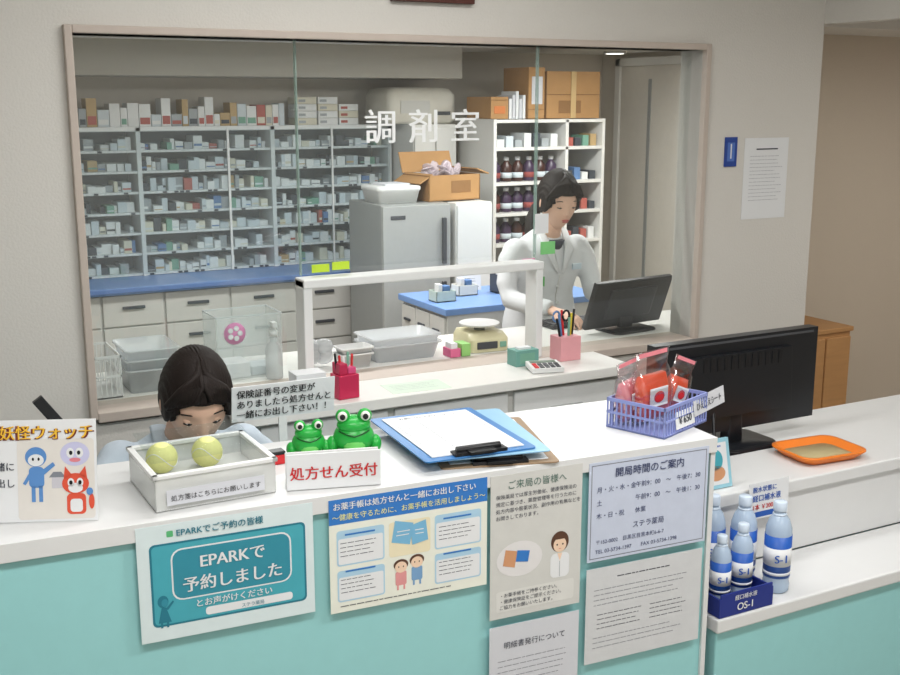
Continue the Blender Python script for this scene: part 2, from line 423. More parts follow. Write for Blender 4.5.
for k in range(5): ps.ell((.017*math.cos(k*1.256),-.002,.017*math.sin(k*1.256)),(.009,.001,.009),PAPER,10)
ps.done()
sb=B('spray_bottle',loc=(1.165,3.41-.02,.88)); sb.lathe((0,0,0),[(.026,0),(.028,.004),(.028,.1),(.012,.125),(.012,.14)],CLR); sb.lathe((0,0,.14),[(.014,0),(.014,.018),(.008,.022),(.008,.035)],PLW); sb.box((-.008,-.02,.172),(.008,.012,.188),PLW); sb.done()
ink=B('ink_bottle_set')
for i in range(3):
    ink.lathe((1.0+i*.035,3.1,.88),[(.015,0),(.015,.035),(.009,.04)],M('blue_bottle',(40,80,150),.3),14); ink.lathe((1.0+i*.035,3.1,.92),[(.011,0),(.011,.013)],PAPER,12)
ink.done()
wb=B('glove_box')
wb.box((1.12,3.06,.88),(1.215,3.13,.965),PAPER).box((1.13,3.059,.925),(1.205,3.0595,.94),INK).box((1.13,3.059,.9),(1.18,3.0595,.91),RED); wb.done(.002)
def pencup(name,loc,mat,r=.03,h=.09,n=6,hp=.07,cols=None):
    q=B(name,loc); q.lathe((0,0,0),[(r*.9,0),(r,h),(r-.003,h),(r*.9-.003,.004)],mat,20)
    cols=cols or [pal[3],RED,BLACK,pal[4],PAPER,DGREY]
    for i in range(n):
        a=i*2.4; x,y=r*.5*math.cos(a),r*.5*math.sin(a)
        q.tube([(x*.6,y*.6,.01),(x*1.5,y*1.5,h+hp*(.5+.5*((i*37)%10)/10))],.0042,cols[i%len(cols)],8)
    return q
q=B('pen_holder',loc=(1.275,3.06,.88),rot=(0,0,.1)); PKR=M('crimson_plastic',(190,40,80),.4)
q.box((-.035,-.03,0),(.035,.03,.075),PKR).box((-.03,-.025,.075),(-.002,.025,.11),PKR).box((.002,-.02,.075),(.03,.02,.095),M('magenta_plastic',(214,80,130)))
for i in range(5): q.tube([(-.025+i*.012,0,.07),(-.03+i*.015,.005,.14-.008*(i%3))],.004,[BLACK,RED,PAPER,pal[4],RED][i],8)
q.done(.003)
bin_('plastic_tray',1.66,3.49,.88,.13,.085,.06,CLR,2); bin_('plastic_tray',1.46,3.42,.88,.055,.035,.05,PLW,2)
q=B('crumpled_wrapping',loc=(1.34,3.47,.88)); 
for i in range(7): q.ell((.03*math.cos(i*2),.02*math.sin(i*2),.035+.006*i),(.035,.03,.028),CLR,10,rot=(i,i*.5,0))
q.done()
q=B('memo_pads',loc=(1.85,3.40,.88)); q.box((-.04,-.03,0),(.0,.03,.03),M('pink_pad',(220,110,150))).box((.005,-.03,0),(.04,.03,.045),M('green_pad',(150,205,120))).box((-.035,-.025,.03),(-.01,.02,.05),PAPER); q.done(.001)
sc=B('weighing_scale',loc=(1.99,3.475,.88),rot=(0,0,-.1)); SCB=M('scale_body',(212,206,170),.4)
sc.rr([(0,0,0,.08,.085),(0,0,.045,.08,.085),(0,.01,.065,.07,.07)],SCB,.3); sc.box((-.05,-.089,.012),(.03,-.084,.038),DGREY).box((.04,-.089,.015),(.065,-.084,.035),pal[4])
sc.cyl((0,.01,.065),.02,.02,GREY); sc.lathe((0,.01,.085),[(.07,0),(.075,.004),(.075,.008)],PLW,28); sc.done(.002)
q=B('tissue_box',loc=(1.985,3.17,.88)); q.box((-.045,-.03,0),(.045,.03,.055),M('teal_box',(110,160,150))).box((-.03,-.0305,.01),(.03,-.03,.045),pal[4]); q.box((-.025,-.012,.055),(.025,.012,.062),PAPER); q.done(.002)
pc=B('pen_cup',loc=(2.16,3.17,.88)); PNK=M('pink_plastic',(224,160,166),.4)
pc.box((-.042,-.035,0),(.042,.035,.085),PNK)
for i,(x,m) in enumerate(((-.03,BLACK),(-.02,pal[3]),(-.008,RED),(.005,pal[4]),(.015,M('yellow_pen',(220,200,60))),(.027,BLACK))): pc.tube([(x,-.01+.006*(i%3),.08),(x*1.5,-.01+.01*(i%3),.15+.012*(i%3))],.0045,m,8)
for s_ in(-1,1):
    pc.tube([(-.02+.02*s_+.014*math.cos(a*math.pi/6),.0,.155+.018*math.sin(a*math.pi/6)) for a in range(13)],.004,pal[3] if s_<0 else BLACK,8)
pc.done(.002)
ca=B('calculator',loc=(2.0,3.055,.886),rot=(RAD(6),0,-.25)); ca.box((-.055,-.04,0),(.055,.045,.016),PLW).box((-.045,.018,.016),(.045,.038,.018),M('lcd',(110,125,110)))
for i in range(5):
    for j in range(3): ca.box((-.045+i*.019,-.034+j*.016,.016),(-.03+i*.019,-.022+j*.016,.019),DGREY if i else RED)
ca.done(.001)
q=Flat('memo_sheet',(1.42,3.02,.8802),(0,0,-.08),.2,.12,M('green_paper',(205,222,205))); q.lines(.02,.18,.09,.018,4,INKM); q.done()
mo=B('computer_monitor',loc=(2.66,3.475,.88),rot=(0,0,.10))
mo.box((-.2,-.012,.012),(.2,.012,.215),BLACK,rot=(RAD(20),0,0)).box((-.12,-.022,.05),(.12,-.005,.18),M('monitor_back',(40,42,46),.4),rot=(RAD(20),0,0))
mo.box((-.03,.0,.01),(.03,.03,.09),BLACK); mo.rr([(0,.01,0,.11,.08),(0,.01,.01,.105,.075)],BLACK,.4)
smo=mo.done(.005)
kb=B('keyboard',loc=(2.6,3.675,.88)); kb.box((-.2,-.06,0),(.2,.06,.014),BLACK)
for i in range(14):
    for j in range(4): kb.box((-.19+i*.0273,-.052+j*.027,.014),(-.168+i*.0273,-.03+j*.027,.02),DGREY)
kb.done(.001)
nt_=B('sticky_notes',parent=win)
for x,z,w_,h_,m in((2.06,1.196,.05,.028,M('pink_note',(235,120,180))),(2.135,1.235,.06,.045,M('green_note',(130,205,130))),(2.11,1.31,.055,.07,PAPER),(2.106,1.12,.022,.04,M('red_note',(200,60,50))),(2.131,1.12,.022,.035,M('green_note2',(90,170,90))),(1.27,1.232,.06,.026,M('lime_note',(190,220,60))),(1.34,1.236,.06,.026,MC['lime_note'])):
    nt_.box((x,3.300,z),(x+w_,3.303,z+h_),m)
nt_.done()

# ---------------- wall items ----------------
n=Flat('wall_notice',(3.015,3.2485,1.32),(RAD(90),0,0),.225,.31,PAPER); n.lines(.03,.2,.24,.014,13,INKM,.0012); n.r(.06,.265,.17,.27,INK,2); n.done()
n=Flat('wall_thermometer',(2.915,3.2455,1.525),(RAD(90),0,0),.06,.11,M('blue_card',(40,70,150),.4),th=.004); n.r(.012,.02,.048,.09,M('card_light',(80,115,190)),1); n.r(.027,.03,.033,.085,PAPER,2); n.done()
n=B('wall_plaque'); n.box((1.53,3.225,2.072),(1.82,3.249,2.14),M('brown_plaque',(84,44,36),.5)); n.box((1.55,3.223,2.09),(1.8,3.226,2.125),M('plaque_in',(60,30,26))); n.done(.003)
wcb=B('wooden_cabinet'); wcb.box((3.43,3.32,0),(3.74,3.70,.80),WOOD).box((3.42,3.31,.80),(3.75,3.71,.82),WOOD).box((3.44,3.305,.04),(3.58,3.32,.78),WOOD).box((3.59,3.305,.04),(3.73,3.32,.78),WOOD).cyl((3.57,3.305,.45),.01,.02,GREY,axis='y'); wcb.done(.003)

# ---------------- reception counter ----------------
CA=-.0678
def cw(x,y,z=0):
    c,s=math.cos(CA),math.sin(CA); return (1.684+x*c-y*s,1.85+x*s+y*c,z)
rc=B('reception_counter',loc=(1.684,1.85,0),rot=(0,0,CA))
rc.box((-3.6,0,.985),(0,.38,1.02),CTR).box((-3.6,.012,.08),(-.012,.36,.985),TEAL).box((-3.6,.03,0),(-.02,.34,.08),DGREY)
rc.box((-.013,.005,0),(0,.375,.985),CTR)
for x in(-2.4,): rc.box((x,.0105,.09),(x+.003,.012,.98),M('panel_gap',(110,160,158)))
rc.done(.004)
lc=B('low_counter')
lc.box((1.73,2.07,.735),(4.2,2.56,.77),CTR).box((1.73,2.085,.56),(4.2,2.54,.735),CTR)
lc.box((1.715,1.85,.525),(4.2,2.085,.56),CTR).box((1.725,1.865,.08),(4.2,2.3,.525),TEAL).box((1.73,2.3,.0),(4.2,2.54,.56),CTR).box((1.74,1.9,0),(4.2,2.3,.08),DGREY)
lc.done(.004)
dk=B('staff_desk',loc=(1.684,1.85,0),rot=(0,0,CA)); dk.box((-2.9,.385,.695),(-.01,.66,.72),WHITE)
for x in(-2.9,-.06): dk.box((x,.39,0),(x+.03,.65,.695),LGREY)
dk.done(.003)
def front(name,x0,x1,z0,z1,bg,out=.0015):
    l0=(x0-1.684)/math.cos(CA); p=cw(l0,-out,z0)
    return Flat(name,p,(RAD(90),0,CA),(x1-x0)/math.cos(CA),z1-z0,bg)
TB=M('poster_teal',(70,165,180),.6); TD=M('poster_teal_dark',(36,120,140),.6); PW=PAPER
q=front('reservation_poster',.392,.725,.785,1.012,M('poster_pale',(214,228,230)))
w_,h_=q.w,q.h
q.rrf(.022,.028,w_-.016,h_-.036,.01,TD,1).rrf(.026,.032,w_-.02,h_-.04,.008,TB,2)
q.rrf(.06,.075,w_-.045,h_-.05,.02,PW,3).rrf(.063,.078,w_-.048,h_-.053,.018,M('poster_teal_mid',(50,140,160)),4)
q.rrf(.12,.036,w_-.045,.052,.006,PW,3)
q.disc(.042,.078,.010,.012,TD,4).disc(.045,.075,.006,.008,MC['poster_teal_mid'],5)
q.poly([(.032,.036),(.056,.036),(.047,.066),(.039,.066)],TD,4).poly([(.05,.06),(.062,.075),(.06,.078),(.047,.064)],TD,5)
q.r(.036,.026,.04,.038,TD,5).r(.047,.026,.051,.038,TD,5)
q.rrf(.055,h_-.025,.067,h_-.013,.002,M('logo_green',(90,180,120)),1)
o=q.done()
txt(o,'EPARKでご予約の皆様',.072,h_-.024,.0165,TD,z=.0015,off=.0003)
txt(o,'EPARKで',.175,.135,.032,PW,z=.0022,al='CENTER',off=.0008)
txt(o,'予約しました',.175,.092,.032,PW,z=.0022,al='CENTER',off=.0008)
txt(o,'とお声がけください',.175,.0575,.0165,PW,z=.0022,al='CENTER',off=.0003)
txt(o,'ステラ薬局',.21,.0395,.009,TD,z=.0022,al='CENTER')
BH=M('poster_blue',(52,120,196),.6); CRM=M('poster_cream',(230,232,220),.6); BL2=M('poster_lightblue',(170,205,226),.6)
q=front('medicine_notebook_poster',.757,1.10,.772,1.010,CRM)
w_,h_=q.w,q.h
q.r(0,h_-.052,w_,h_,BH,1)
q.rrf(.015,.098,.115,.172,.006,BL2,1).rrf(.018,.101,.112,.155,.004,PW,2)
q.rrf(.125,.098,.215,.172,.006,M('poster_sand',(232,222,190)),1); q.rrf(.225,.098,.33,.172,.006,BL2,1).rrf(.228,.101,.327,.155,.004,PW,2)
q.rrf(.015,.022,.115,.088,.006,BL2,1).rrf(.018,.025,.112,.074,.004,PW,2); q.rrf(.225,.022,.33,.088,.006,BL2,1).rrf(.228,.025,.327,.074,.004,PW,2)
BKB=M('booklet_blue',(120,180,214))
q.poly([(.13,.13),(.17,.12),(.178,.165),(.138,.175)],BKB,3).poly([(.175,.118),(.21,.124),(.205,.168),(.17,.16)],BKB,4)
q.r(.14,.142,.168,.144,PW,5).r(.142,.15,.17,.152,PW,5).r(.182,.14,.2,.142,PW,5).r(.181,.148,.2,.15,PW,5)
for cx,cy,m in((.15,.065,M('kid_pink',(220,150,150))),(.185,.07,M('kid_blue',(120,160,200)))):
    q.disc(cx,cy+.014,.016,.012,M('cartoon_hair',(90,60,45)),2).disc(cx,cy+.009,.013,.012,M('cartoon_skin',(236,206,180)),3).rrf(cx-.012,cy-.03,cx+.012,cy,.004,m,2)
    for e_ in(-1,1): q.disc(cx+e_*.005,cy+.01,.0012,.0018,INKB,4).r(cx+e_*.007-.002,cy-.04,cx+e_*.007+.002,cy-.03,m,2)
for x,y in((.02,.145),(.232,.145),(.02,.068),(.232,.068)):
    q.lines(x+.002,x+.085,y,.009,4,INK,.0013,3); q.r(x+.012,y+.016,x+.075,y+.0195,BH,3)
q.lines(.02,.3,.012,.01,1,INK,.0015,3)
o=q.done()
txt(o,'お薬手帳は処方せんと一緒にお出し下さい',.008,h_-.021,.0163,PW,z=.0012,off=.0004)
txt(o,'～健康を守るために、お薬手帳を活用しましょう～',.006,h_-.043,.0145,M('pale_yellow',(240,236,150)),z=.0012)
q=front('visitor_notice_poster',1.108,1.328,.686,1.008,M('poster_grey',(206,206,202)))
q.disc(.07,.13,.055,.04,M('halo_grey',(222,220,220)),1)
q.poly([(.03,.12),(.058,.112),(.064,.148),(.036,.155)],M('booklet_orange',(206,150,110)),3).poly([(.06,.125),(.09,.12),(.094,.145),(.064,.15)],MC['poster_blue'],3)
CHR=MC['cartoon_hair']; CSK=MC['cartoon_skin']
q.disc(.168,.152,.022,.024,CHR,1).disc(.168,.145,.016,.017,CSK,2).rrf(.145,.07,.192,.126,.012,PW,2).poly([(.162,.126),(.174,.126),(.168,.108)],CSK,3).r(.1675,.072,.1685,.108,INKM,3).poly([(.15,.158),(.186,.158),(.18,.168),(.156,.168)],CHR,3)
q.disc(.161,.146,.002,.002,INKB,3).disc(.175,.146,.002,.002,INKB,3).r(.165,.136,.171,.137,RED,3)
q.rrf(.015,.015,.205,.062,.006,M('note_strip',(216,216,212)),1)
o=q.done(); txt(o,'ご来局の皆様へ',.11,.291,.0205,M('ink_green',(90,120,110)),al='CENTER')
for i,s_ in enumerate(('保険薬局では厚生労働省、健康保険法の','規定に基づき、薬歴管理等を行うために','処方内容や服薬状況、副作用の有無などを','お聞きしております。')): txt(o,s_,.012,.27-i*.0155,.0108,INK)
for i,s_ in enumerate(('・お薬手帳をご持参ください。','・健康保険証をご提示ください。','ご協力をお願いいたします。')): txt(o,s_,.022,.048-i*.0135,.0105,INK)
q=front('opening_hours_notice',1.345,1.66,.775,1.004,M('poster_lavender',(196,204,222)))
q.r(.006,.006,q.w-.006,.008,INKM,1).r(.006,q.h-.008,q.w-.006,q.h-.006,INKM,1).r(.006,.006,.008,q.h-.006,INKM,1).r(q.w-.008,.006,q.w-.006,q.h-.006,INKM,1)
o=q.done(); NV=M('ink_navy',(60,70,110))
txt(o,'開局時間のご案内',.157,.192,.023,NV,al='CENTER',off=.0002)
for i,(a,b_) in enumerate((('月・火・水・金','午前9：00　～　午後7：30'),('土','午前9：00　～　午後1：30'),('木・日・祝','休業'))):
    txt(o,a,.02,.16-i*.03,.0145,NV); txt(o,b_,.12,.16-i*.03,.0145,NV)
txt(o,'ステラ薬局',.157,.066,.017,NV,al='CENTER')
txt(o,'〒152-0002　目黒区目黒本町6-6-7',.02,.04,.012,NV); txt(o,'TEL 03-5734-1397　　FAX 03-5734-1398',.02,.018,.0125,NV)
q=front('insurance_notice',1.345,1.655,.53,.758,M('poster_plain',(206,208,210)))
q.lines(.08,.23,.2,.01,1,INK,.002); q.lines(.02,.29,.175,.012,4,INKM,.0012); q.lines(.03,.15,.115,.011,4,INK,.0013).lines(.17,.28,.115,.011,4,INK,.0013); q.lines(.02,.29,.06,.012,3,INKM,.0012); q.done()
q=front('dispensing_fee_notice',1.108,1.328,.44,.668,PAPG)
q.lines(.02,.2,.145,.013,9,INKM,.0012); o=q.done(); txt(o,'明細書発行について',.11,.175,.017,INK,al='CENTER')

# ---------------- items on counter ----------------
def face(p,q_): return math.atan2(q_[1]-p[1],q_[0]-p[0])
q=Flat('character_calendar',(.03,2.12,1.0225),(RAD(80),0,face((.03,2.12),(.345,1.985))),.335,.185,PAPER,th=.003)
YEL=M('cartoon_yellow',(240,190,60)); CBR=M('cartoon_brown',(120,50,40))
q.rrf(.195,.004,.331,.15,.006,M('calendar_beige',(222,218,212)),1)
CB=M('cartoon_blue',(90,140,200)); CP=M('cartoon_lilac',(196,196,226))
q.r(.255,.06,.275,.08,M('castle_grey',(200,198,206)),2).poly([(.25,.08),(.28,.08),(.272,.09),(.258,.09)],INKM,2)
q.disc(.228,.118,.019,.018,CB,3).disc(.228,.112,.014,.011,PAPER,4).disc(.223,.114,.002,.003,INKB,5).disc(.233,.114,.002,.003,INKB,5).rrf(.215,.062,.242,.1,.008,CB,3).r(.219,.036,.226,.065,CB,3).r(.232,.036,.239,.065,CB,3).poly([(.242,.085),(.262,.102),(.258,.108),(.24,.095)],CB,4).poly([(.216,.09),(.204,.07),(.209,.067),(.219,.083)],CB,4)
q.disc(.297,.122,.026,.022,CP,2).disc(.289,.124,.007,.009,PAPER,3).disc(.305,.124,.007,.009,PAPER,3).disc(.29,.124,.003,.004,INKB,4).disc(.304,.124,.003,.004,INKB,4).disc(.297,.111,.010,.004,M('cartoon_pink',(220,130,140)),3)
CR=M('cartoon_salmon',(218,84,60)); q.disc(.297,.068,.024,.019,CR,4).rrf(.281,.012,.315,.05,.008,CR,3).rrf(.287,.016,.309,.04,.006,PAPER,4).disc(.297,.06,.013,.009,PAPER,5).disc(.289,.07,.006,.008,PAPER,5).disc(.305,.07,.006,.008,PAPER,5).disc(.289,.07,.003,.004,INKB,6).disc(.305,.07,.003,.004,INKB,6).poly([(.276,.076),(.279,.1),(.291,.084)],CR,4).poly([(.318,.076),(.315,.1),(.303,.084)],CR,4)
q.disc(.325,.035,.005,.014,CR,5).disc(.322,.053,.006,.007,CB,5)
o=q.done()
txt(o,'妖怪ウォッチ',.2475,.151,.0285,CBR,z=.0012,al='CENTER',off=.0022)
txt(o,'妖怪ウォッチ',.2485,.1525,.0275,YEL,z=.0022,al='CENTER',off=.0005)
for i,s_ in enumerate(('受付　ご案内','処方せんと一緒に','お薬手帳をお出し','ください')): txt(o,s_,.055,.125-i*.03,.017,INK,z=.001,off=.0002)
st=B('easel_back',parent=o); st.box((.1,.0,-.06),(.2,.12,-.057),PAPG,rot=(RAD(-20),0,0)); st.done()
q=B('prescription_box',loc=(.44,1.975,1.0205),rot=(0,0,.01))
W,D,Hh=.235,.205,.068
CL2=M('cloudy_acrylic',(228,230,228),.2,alpha=.62,var=.02)
q.box((0,0,0),(W,D,.006),PLW).box((0,0,0),(W,.004,Hh),CL2).box((0,D-.004,0),(W,D,Hh),CL2).box((0,0,0),(.004,D,Hh),CL2).box((W-.004,0,0),(W,D,Hh),CL2)
for a in((-.004,-.004,W+.004,.008),(-.004,D-.008,W+.004,D+.004),(-.004,-.004,.008,D+.004),(W-.008,-.004,W+.004,D+.004)): q.box((a[0],a[1],Hh-.004),(a[2],a[3],Hh+.004),PLW)
q.box((.006,.006,.045),(W-.006,.06,.048),CL2)
bo=q.done(.0015)
lb=Flat('box_label',(.02,-.0055,.012),(RAD(90),0,0),.19,.03,PAPG,parent=bo); lb=lb.done(); txt(lb,'処方箋はこちらにお願いします',.095,.009,.0125,INKB,al='CENTER')
for x,y in((.05,.14),(.14,.135)):
    q=B('yellow_ball',parent=bo,loc=(x,y,.06)); q.ell((0,0,0),(.031,.031,.031),M('pale_yellow_ball',(226,226,150),.7,bump=.3,scale=200),28)
    q.tube([(.0312*math.cos(t_)*math.cos(.5*math.sin(2*t_)),.0312*math.sin(t_)*math.cos(.5*math.sin(2*t_)),.0312*math.sin(.5*math.sin(2*t_))) for t_ in [k*math.pi/16 for k in range(33)]],.0008,PAPER,6); q.done()
q=B('ball_tray',parent=bo); q.box((.008,.09,.026),(W-.008,D-.008,.029),CL2); q.done()
q=B('clear_lid',parent=bo); q.add([(.01,.06,Hh+.008),(W-.01,.06,Hh+.008),(W-.01,D,Hh+.03),(.01,D,Hh+.03)],[(0,1,2,3)],glassM('lid_film',(240,244,244),.10,.1)); q.done()
q=B('stamp_pad',loc=(.735,2.15,1.0205)); q.box((-.018,-.014,0),(.018,.014,.02),RED).box((-.018,-.014,.021),(.018,.014,.028),BLACK); q.done(.002)
q=B('reception_sign',loc=(.695,1.972,1.0205),rot=(0,0,-.28))
q.box((0,0,0),(.186,.003,.074),PAPER,rot=None).box((0,.0,0),(.186,.04,.003),PLW).box((0,.035,0),(.186,.038,.068),PLW)
o=q.done(.001); txt(o,'処方せん受付',.093,-.001,.029,RED,z=.024,al='CENTER',rot=(RAD(90),0,0),off=.0006)
GRN=M('frog_green',(40,165,66),.3,var=.08); 
def frog(loc,s,rz):
    q=B('frog_figurine',loc,(0,0,rz))
    q.ell((0,0,.036*s),(.044*s,.04*s,.036*s),GRN,28)
    q.ell((0,-.004*s,.064*s),(.036*s,.03*s,.022*s),GRN,24)
    for k in(-1,1):
        q.ell((k*.023*s,-.012*s,.086*s),(.0155*s,.0155*s,.0155*s),GRN,20)
        q.ell((k*.024*s,-.023*s,.088*s),(.0105*s,.008*s,.0105*s),EYEW,18)
        q.ell((k*.024*s,-.0295*s,.088*s),(.006*s,.003*s,.0065*s),INKB,14)
        q.ell((k*.03*s,-.032*s,.008*s),(.016*s,.02*s,.008*s),GRN,16)
        for t_ in(-1,0,1): q.ell((k*.03*s+t_*.009*s,-.05*s,.005*s),(.005*s,.008*s,.005*s),GRN,10)
        q.ell((k*.045*s,.0,.02*s),(.014*s,.022*s,.02*s),GRN,14)
    q.tube([(.034*s*math.sin(a),-.006*s-.034*s*math.cos(a),.048*s+.008*s*abs(math.sin(a))) for a in [x*.2 for x in range(-6,7)]],.0016*s,M('frog_mouth',(16,80,30)),8)
    q.ell((0,-.028*s,.026*s),(.024*s,.014*s,.02*s),M('frog_belly',(110,200,100),.3),16)
    return q.done()
frog((.815,2.165,1.0205),.82,-.25); frog((.908,2.135,1.0205),1.02,-.35)
def clipboard(loc,rz,col,paper=True,name='clipboard',clip=True):
    q=B(name,loc,(0,0,rz)); q.rr([(0,0,0,.128,.172),(0,0,.003,.128,.172)],col,.08,smooth=False)
    if paper:
        for i in range(2): q.box((-.106+.002*i,-.152+.001*i,.0035+i*.0006),(.106+.002*i,.152,.0039+i*.0006),PAPER)
    if clip:
        q.box((-.06,-.168,.003),(.06,-.14,.010),BLACK); q.tube([(-.05,-.15,.012),(.05,-.15,.012)],.008,BLACK,10); q.box((-.03,-.18,.008),(.03,-.158,.013),BLACK)
    return q.done(.0008)
CBB=M('clipboard_blue',(60,120,180),.35); CBW=M('clipboard_brown',(150,126,100),.5)
clipboard((1.195,2.07,1.0205),-.3,CBW,True)
clipboard((1.165,2.08,1.0415),-.2,M('clipboard_lightblue',(140,185,215),.35),False,clip=False)
o=clipboard((1.12,2.09,1.0455),-.08,CBB)
f_=Flat('form_sheet',(-.106,-.15,.0053),(0,0,0),.212,.30,PAPER,parent=o,th=.0003)
f_.r(.012,.05,.2,.0515,INKM,1)
for i in range(9): f_.r(.012,.075+i*.02,.2,.0758+i*.02,INKM,1)
f_.r(.012,.05,.0128,.235,INKM,1).r(.199,.05,.2,.235,INKM,1).r(.07,.05,.0708,.235,INKM,1).lines(.016,.19,.262,.012,2,INKM,.0012).lines(.02,.066,.225,.02,8,INKM,.0012).lines(.078,.19,.225,.02,8,INKM,.0012)
f_.done()
txt(o,'お薬についてのアンケート',0,.125,.012,INK,z=.0062,al='CENTER')
q=lattice('wire_basket',(1.628,2.0,1.0205),(0,0,.36),.098,.078,.07,M('basket_periwinkle',(140,152,208),.4),16,12); o=q.done()
cr=Flat('price_card',(-.05,-.0815,.012),(RAD(82),0,0),.085,.04,PAPER,parent=o); cr=cr.done(); txt(cr,'￥650',.008,.01,.025,INK,off=.0006)
cr=Flat('price_card',(.03,-.083,.026),(RAD(82),0,RAD(4)),.17,.042,PAPG,parent=o); cr=cr.done(); txt(cr,'ひえひえシート',.012,.013,.02,INK,off=.0003)
FILM=glassM('clear_bag_film',(244,242,244),.22,.12); ORG=M('bag_orange',(232,84,48),.3,var=.3,scale=40,bump=.4); PKB=M('bag_pink',(232,140,150),.4,var=.2)
def bag(loc,rot,w_,h_,c1):
    q=B('snack_bag',loc,rot,parent=o)
    sec=[(0,0,0,w_*.8,.008),(0,0,.012,w_,.024),(0,0,h_*.45,w_*1.02,.03),(0,0,h_*.72,w_*.92,.014),(0,0,h_*.78,w_*.85,.003),(0,0,h_,w_*.95,.002)]
    q.rr(sec,FILM,.8,5)
    q.rr([(0,0,.006,w_*.7,.006),(0,0,.02,w_*.9,.02),(0,0,h_*.4,w_*.9,.024),(0,0,h_*.66,w_*.75,.008)],c1,.8,5)
    q.box((-w_*.5,-.0275,h_*.26),(w_*.5,-.0255,h_*.52),PAPER).ell((0,-.028,h_*.39),(w_*.3,.002,h_*.08),RED,14)
    q.box((-w_*.8,-.003,h_*.93),(w_*.8,-.0022,h_*.99),PKB)
    q.done()
bag((-.015,.01,.01),(RAD(4),RAD(-4),-.25),.056,.175,ORG); bag((.06,.012,.01),(RAD(2),RAD(22),-.35),.036,.145,ORG); bag((-.045,.045,.01),(0,RAD(-8),-.1),.04,.15,PKB)
q=B('counter_sign',loc=(.735,2.45,.7205),rot=(0,0,-.03)); q.box((0,0,.308),(.255,.003,.396),PAPER,rot=(RAD(8),0,0)); q.box((.115,.006,0),(.135,.014,.36),PLW).box((.07,-.03,0),(.18,.05,.006),PLW); o=q.done()
for i,s_ in enumerate(('保険証番号の変更が','ありましたら処方せんと','一緒にお出し下さい！！')): txt(o,s_,.010,-.006+.0035*i,.0215,INKB,z=.369-i*.0255,rot=(RAD(98),0,0),off=.0005)
pencup('pen_cup',(1.03,2.42,.7205),CLR,.035,.1,7,.16).done()
q=B('tablet_stand',loc=(.33,2.45,.7205)); q.rr([(0,0,0,.05,.05),(0,0,.012,.045,.045)],BLACK,.5); q.tube([(0,0,.01),(.01,0,.36)],.007,BLACK,10); q.box((-.012,-.008,.35),(.012,.008,.43),BLACK,rot=(0,-.6,0)).box((-.03,-.01,.33),(.0,.01,.345),BLACK); q.done(.002)
q=B('file_box',loc=(1.56,2.39,.7205),rot=(0,0,.1)); q.box((-.07,-.06,0),(.07,.06,.2),PAPER); q.box((-.065,-.061,.13),(.065,-.0605,.19),M('green_label',(90,160,110)))
for i in range(5): q.box((-.06+i*.024,-.05,.2),(-.045+i*.024,.05,.225),[PAPER,pal[4],PAPG,pal[1],PAPER][i])
q.done(.002)
mo=B('computer_monitor',loc=(2.235,2.40,.7705),rot=(0,0,.0))
MB=M('monitor_shell',(26,28,32),.3)
mo.box((-.31,-.018,.05),(.31,.02,.33),MB).rr([(0,0,0,.13,.09),(0,0,.012,.12,.085)],MB,.5)
mo.rr([(0,.0,.0,.03,.02),(0,0,.12,.026,.018)],MB,.4)
mo.box((-.2,-.036,.10),(.2,-.018,.285),MB,taper=.95).box((-.29,-.0195,.315),(.29,-.0185,.322),DGREY)
for i in range(12): mo.box((-.15+i*.026,-.0375,.24),(-.135+i*.026,-.0362,.28),BLACK)
mo.box((-.3,.0205,.065),(.3,.0215,.32),M('screen_glass',(14,16,20),.1))
mo.tube([(-.1,-.03,.12),(-.12,-.06,.06),(-.11,-.075,.012),(-.05,-.09,.008)],.005,BLACK,8)
mo.done(.006)
q=B('computer_mouse',loc=(1.99,2.22,.7705)); q.ell((0,0,.016),(.028,.045,.016),BLACK,20); q.tube([(0,.04,.012),(.01,.08,.006),(.04,.11,.006)],.0025,BLACK,8); q.done()
q=B('cash_tray',loc=(2.38,2.195,.7705),rot=(0,0,-.08)); OR=M('orange_plastic',(232,126,42),.35)
k=.9
q.rr([(0,0,0,.1*k,.075*k),(0,0,.004,.104*k,.079*k),(0,0,.022,.128*k,.1*k),(0,0,.026,.128*k,.1*k),(0,0,.026,.118*k,.09*k),(0,0,.008,.098*k,.073*k)],OR,.45,8)
q.rr([(0,0,.0085,.095*k,.07*k),(0,0,.0105,.095*k,.07*k)],M('tray_mat',(176,164,124),.8,bump=.4,scale=250),.45,8)
q.done()
BP=M('bottle_plastic',(188,208,230),.15,var=.05,alpha=.8); BLB=M('label_blue',(40,92,180),.4); CAP=M('bottle_cap',(206,220,236),.3)
def bottle(x,y,s=1,z=.5605,rz=-.4):
    q=B('drink_bottle',loc=(x,y,z),rot=(0,0,rz))
    pr_=[(.026,0),(.031,.005),(.032,.02),(.030,.03),(.032,.04),(.032,.14),(.031,.16),(.024,.182),(.016,.194),(.0135,.197),(.0135,.203)]
    q.lathe((0,0,0),[(r*s,h*s) for r,h in pr_],BP,26)
    q.lathe((0,0,0),[(.0325*s,.04*s),(.0325*s,.145*s)],BLB,26)
    q.lathe((0,0,0),[(.0328*s,.07*s),(.0328*s,.115*s)],PAPER,26)
    q.lathe((0,0,0),[(.033*s,.047*s),(.033*s,.054*s)],PAPER,26)
    q.lathe((0,0,.203*s),[(.0155*s,0),(.016*s,.002*s),(.016*s,.022*s),(.014*s,.024*s)],CAP,20)
    q.lathe((0,0,.193*s),[(.017*s,0),(.017*s,.004*s)],CAP,20)
    ob=q.done()
    txt(ob,'S-1',-.02*s,-.0335*s,.028*s,BLB,z=.082*s,rot=(RAD(90),0,0),off=.0006)
for x,y in((1.845,2.03),(1.912,1.988),(1.962,1.918),(1.775,2.03)): bottle(x,y,1.04)
bottle(1.765,1.905,.78,.572); bottle(1.838,1.912,.84,.572)
